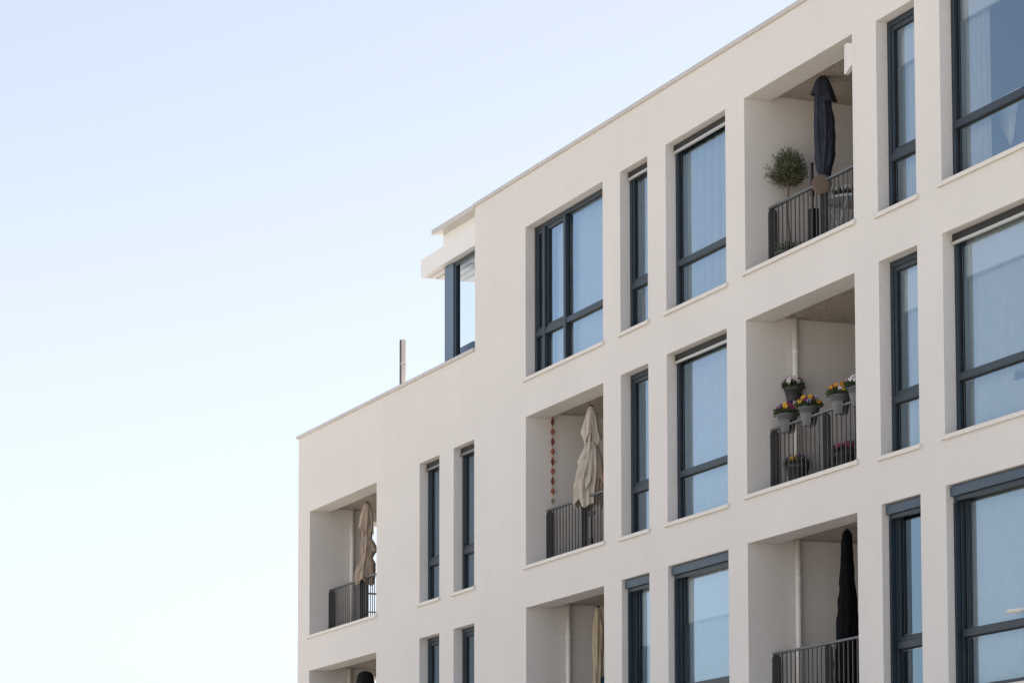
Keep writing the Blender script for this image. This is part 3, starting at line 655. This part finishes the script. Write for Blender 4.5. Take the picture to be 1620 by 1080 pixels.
# dark chair behind the railing, low
def chair(x, y_top, d, label, rz=0, zf=0, mt=DARK, w=.46, hb=.86):
    P = at(x, y_top, d); t = thing('balcony_chair', label, 'chair', (P.x, d, zf), rz, group='dark balcony chairs'); hb = P.z-zf
    s = mb(); s.box(-w/2, w/2, -.22, .22, .42, .45); s.build('seat', mt, t, bevel=.006)
    s = mb(); s.smooth = True
    n = 12; g0 = []
    for k in range(n+1):
        u = -1+2*k/n; yb = .22-.05*(1-u*u)
        g0.append([s.vert((u*w/2, yb+.05, .47)), s.vert((u*w/2*.97, yb+.12, hb-.05*abs(u)**3))])
    for k in range(n): s.face((g0[k][0], g0[k+1][0], g0[k+1][1], g0[k][1]))
    o = s.build('backrest', mt, t); o.modifiers.new('thick', 'SOLIDIFY').thickness = .02
    for sx in (-1, 1):
        for sy in (-1, 1):
            s = mb(); s.tube([(sx*(w/2-.02), sy*.2, 0), (sx*(w/2-.03), sy*.19, .42)], .012, 8); s.build('leg', mt, t)
    return t
P = at(1288, 331, .72); t = thing('storage_box', 'slim black upright box standing behind the top balcony railing left of the middle post', 'box', (P.x, .72, zf)); hb = P.z-zf
s = mb(); s.box(-.05, .05, -.06, .06, 0, hb-.03); s.build('body', DARK, t, bevel=.004); s = mb(); s.box(-.056, .056, -.066, .066, hb-.029, hb); s.build('lid', DARK, t, bevel=.004)
parasol('furniture_cover', 'dark rounded upright cover on the lowest corner balcony', 578, 1061, .62, [(0, 4), (1.2, 8), (4, 11), (9, 13.5), (18, 15), (60, 16), (160, 16)],
        mat('dark_cover', (.016, .017, .018), .8, spec=.15), SILLZ['2']['b1']-.03, folds=5, amp=.03, seed=19, hem=0, twist=.1, group=None, cat='cover', pole=False)
chair(941, 1066, .55, 'dark blue chair at the foot of the sand coloured parasol', rz=.4, zf=SILLZ['2']['b6']-.03, mt=mat('chair_blue', (.01, .05, .08), .5))
# garden torch
P = at(1284.5, 259, .62); t = thing('garden_torch', 'thin black torch pole with a ball top between olive tree and navy parasol', 'torch', (P.x, .62, zf)); Hh = P.z-zf
s = mb(); s.lathe([(.018, 0), (.018, Hh-.45), (.03, Hh-.42), (.022, Hh-.12), (.016, Hh-.03)], 12); s.build('pole', DARK, t)
s = mb(); s.lathe([(.010, Hh-.03), (.028, Hh-.015), (.030, Hh+.0), (.02, Hh+.012), (.005, Hh+.016)], 12); s.build('ball_top', DARK, t)
# brown retouch mark, made up as a flat disc facing the camera
P = at(1300, 293, .34); rnd = random.Random(5)
dz = mb(); n = 40; R_ = .128; nv = (CAM-P).normalized(); nv.z = 0; nv.normalize(); sv = Vector((0, 0, 1)).cross(nv)
rings = []
for (q_, h_) in ((.0, .016), (.6, .016), (.93, .013), (1.0, .0), (1.0, -.012)):
    rings.append([dz.vert(sv*cos(2*pi*k/n)*R_*q_*(1+.02*sin(5*2*pi*k/n))+Vector((0, 0, 1))*sin(2*pi*k/n)*R_*q_+nv*h_) for k in range(n)])
dz.smooth = True
for r0, r1 in zip(rings, rings[1:]):
    for k in range(n): dz.face((r0[k], r1[k], r1[(k+1) % n], r0[(k+1) % n]))
dz.smooth = False; dz.face(rings[-1][::-1])
o = dz.build('retouch_disc', mat('retouch_brown', (.15, .115, .092), .95, spec=.1, var=.10, vscale=18, bump=.4, bscale=50, bdist=.006)); o.location = P+nv*.05
tag(o, 'brown retouch mark made as a disc below the navy parasol', 'ornament')
# slatted bench
zf3 = SILLZ['3']['b9']-.03; P = at(1322, 695, .82)
t = thing('slatted_bench', 'black slatted bench behind the railing of the flower pot balcony', 'bench', (P.x, .82, zf3)); hb = P.z-zf3
for k in range(2):
    s = mb(); zz = hb-.1-k*.22; s.box(-.42, .42, .16, .185, zz-.075, zz+.075); s.build('back_slat', DARK, t, bevel=.005)
s = mb(); s.box(-.42, .42, -.2, .15, .2, .23); s.build('seat', DARK, t)
for sx in (-1, 1):
    s = mb(); s.box(sx*.40-.02, sx*.40+.02, .186, .215, 0, hb); s.build('leg', DARK, t); s = mb(); s.box(sx*.40-.02, sx*.40+.02, -.19, -.16, 0, .2); s.build('leg', DARK, t)
# paper garland
P = at(874, 662, .44); Zb = at(874, 797, .44).z
t = thing('paper_garland', 'hanging string of red and orange paper diamonds on the middle balcony', 'garland', (P.x, .44, Zb)); Hg = P.z-Zb
s = mb(); s.tube([(0, 0, 0), (0, 0, HEAD['3']['b6']+.07-Zb)], .0025, 5); s.build('string', CREAM, t)
RD = mat('paper_red', (.17, .030, .022), .8, var=.2, vscale=30); ORG = mat('paper_orange', (.33, .10, .06), .8, var=.2, vscale=30); GRN = mat('paper_green', (.22, .22, .12), .8)
for k in range(9):
    zc = Hg-.05-(Hg-.1)*k/8.0 + (0 if k < 8 else 0); hh = .088 if k % 2 == 0 else .066; rr = .028 if k % 2 == 0 else .036
    if k == 8: hh, rr = .05, .03
    s = mb(); n = 6; top = s.vert((0, 0, zc+hh)); bot = s.vert((0, 0, zc-hh)); ring = [s.vert((rr*cos(2*pi*j/n), rr*sin(2*pi*j/n), zc-.005)) for j in range(n)]
    for j in range(n): s.face((ring[j], ring[(j+1) % n], top)); s.face((ring[(j+1) % n], ring[j], bot))
    s.build('pendant', GRN if k == 8 else (RD if k % 2 == 0 else ORG), t)
# orange red lantern half hidden at the right of the cream parasol
P = at(965, 757, .62); t = thing('paper_lantern', 'orange and red fabric lantern peeking out behind the cream parasol', 'lantern', (P.x, .62, P.z-.42))
s = mb(); s.lathe([(.05, 0), (.10, .08), (.11, .2), (.10, .32)], 20); s.build('lower_shade', mat('lantern_red', (.16, .02, .03), .8), t)
s = mb(); s.lathe([(.10, .321), (.115, .45), (.09, .58), (.05, .64)], 20); s.build('upper_shade', mat('lantern_orange', (.5, .12, .03), .8), t)
s = mb(); s.tube([(0, 0, .64), (0, 0, HEAD['3']['b6']+.07-(P.z-.42))], .004, 6); s.build('cord', DARK, t)
# things seen through the wide right windows
ZW = SILLZ['4']['w11']
P = at(1600, 195, .55); t = thing('armchair', 'purple armchair behind the glass of the wide top right window', 'armchair', (P.x+.3, .95, ZW))
PUR = mat('purple_cloth', (.12, .07, .14), .9)
s = mb(); s.box(-.55, .55, -.4, .4, .08, .42); s.build('seat', PUR, t, bevel=.04)
s = mb(); s.box(-.55, .55, -.41, -.25, .421, .72); s.build('backrest', PUR, t, bevel=.05)
P = at(1592, 193, .50); s = mb(); s.smooth = True
prof = [(-.34, .30), (-.30, .20), (-.10, -.02), (.02, -.22), (.07, -.30), (.12, -.22), (.17, .0), (.25, .20), (.30, .30)]
top_ = [s.vert((x, .006*sin(9*x), .33)) for x, z in prof]; bot_ = [s.vert((x, .02*sin(9*x), z)) for x, z in prof]
for k in range(len(prof)-1): s.face((bot_[k], bot_[k+1], top_[k+1], top_[k]))
o = s.build('white_throw', BLIND); o.location = P; o.modifiers.new('cloth', 'SOLIDIFY').thickness = .01
tag(o, 'white pointed cloth draped over the purple armchair\'s back', 'throw')
P = at(1622, 962, -0.10) if False else at(1621, 965, .30)
t = thing('table_lamp', 'pale saucer shaped lamp shade behind the wide lower right window', 'lamp', (P.x, .30, SILLZ['2']['w11']))
s = mb(); h0 = P.z-SILLZ['2']['w11']; s.lathe([(.05, h0-.045), (.21, h0-.012), (.20, h0+.004), (.05, h0+.03)], 28); s.build('lamp_shade', BLIND, t)
s = mb(); s.lathe([(.08, 0), (.08, .02), (.012, .03), (.012, h0-.01)], 16); s.build('stand', DARK, t)

# white orchid behind the wide middle right window
zo = SILLZ['3']['w11']; P = at(1619, 592, .36)
t = thing('orchid', 'white flowering plant inside the wide middle right window at the picture edge', 'plant', (P.x, .36, zo))
ho = P.z-zo; s = mb(); s.tube([(0, 0, .1), (.02, .0, ho*.6), (.0, 0, ho)], .005, 6); s.build('stem', LEAF, t)
s = mb(); s.lathe([(.05, 0), (.07, .12), (.06, .12)], 18); s.build('pot', PIPE, t); pansies(t, .07, ho-.06, ['white'], 51, 12, .12)
# sofa low behind the penthouse glass
P = at(738, 548, .75); t = thing('sofa', 'purple sofa back seen low through the penthouse window', 'sofa', (P.x, .75, 11.2)); hs_ = P.z-11.2
s = mb(); s.box(-.2, .5, -.09, .09, .02, hs_); s.build('backrest', PUR, t, bevel=.03); s = mb(); s.box(-.2, .5, .091, .7, .02, .2); s.build('seat', PUR, t, bevel=.03)

# clamp that holds the cream parasol to the railing post
P = at(935, 812, .40)
bm_ = mb(); bm_.box(P.x-.16, P.x+.10, 0.405, .435, P.z-.03, P.z+.03); o = bm_.build('parasol_clamp', DARK, bevel=.004)
tag(o, 'dark clamp bar fixing the cream parasol pole to the balcony railing', 'clamp')
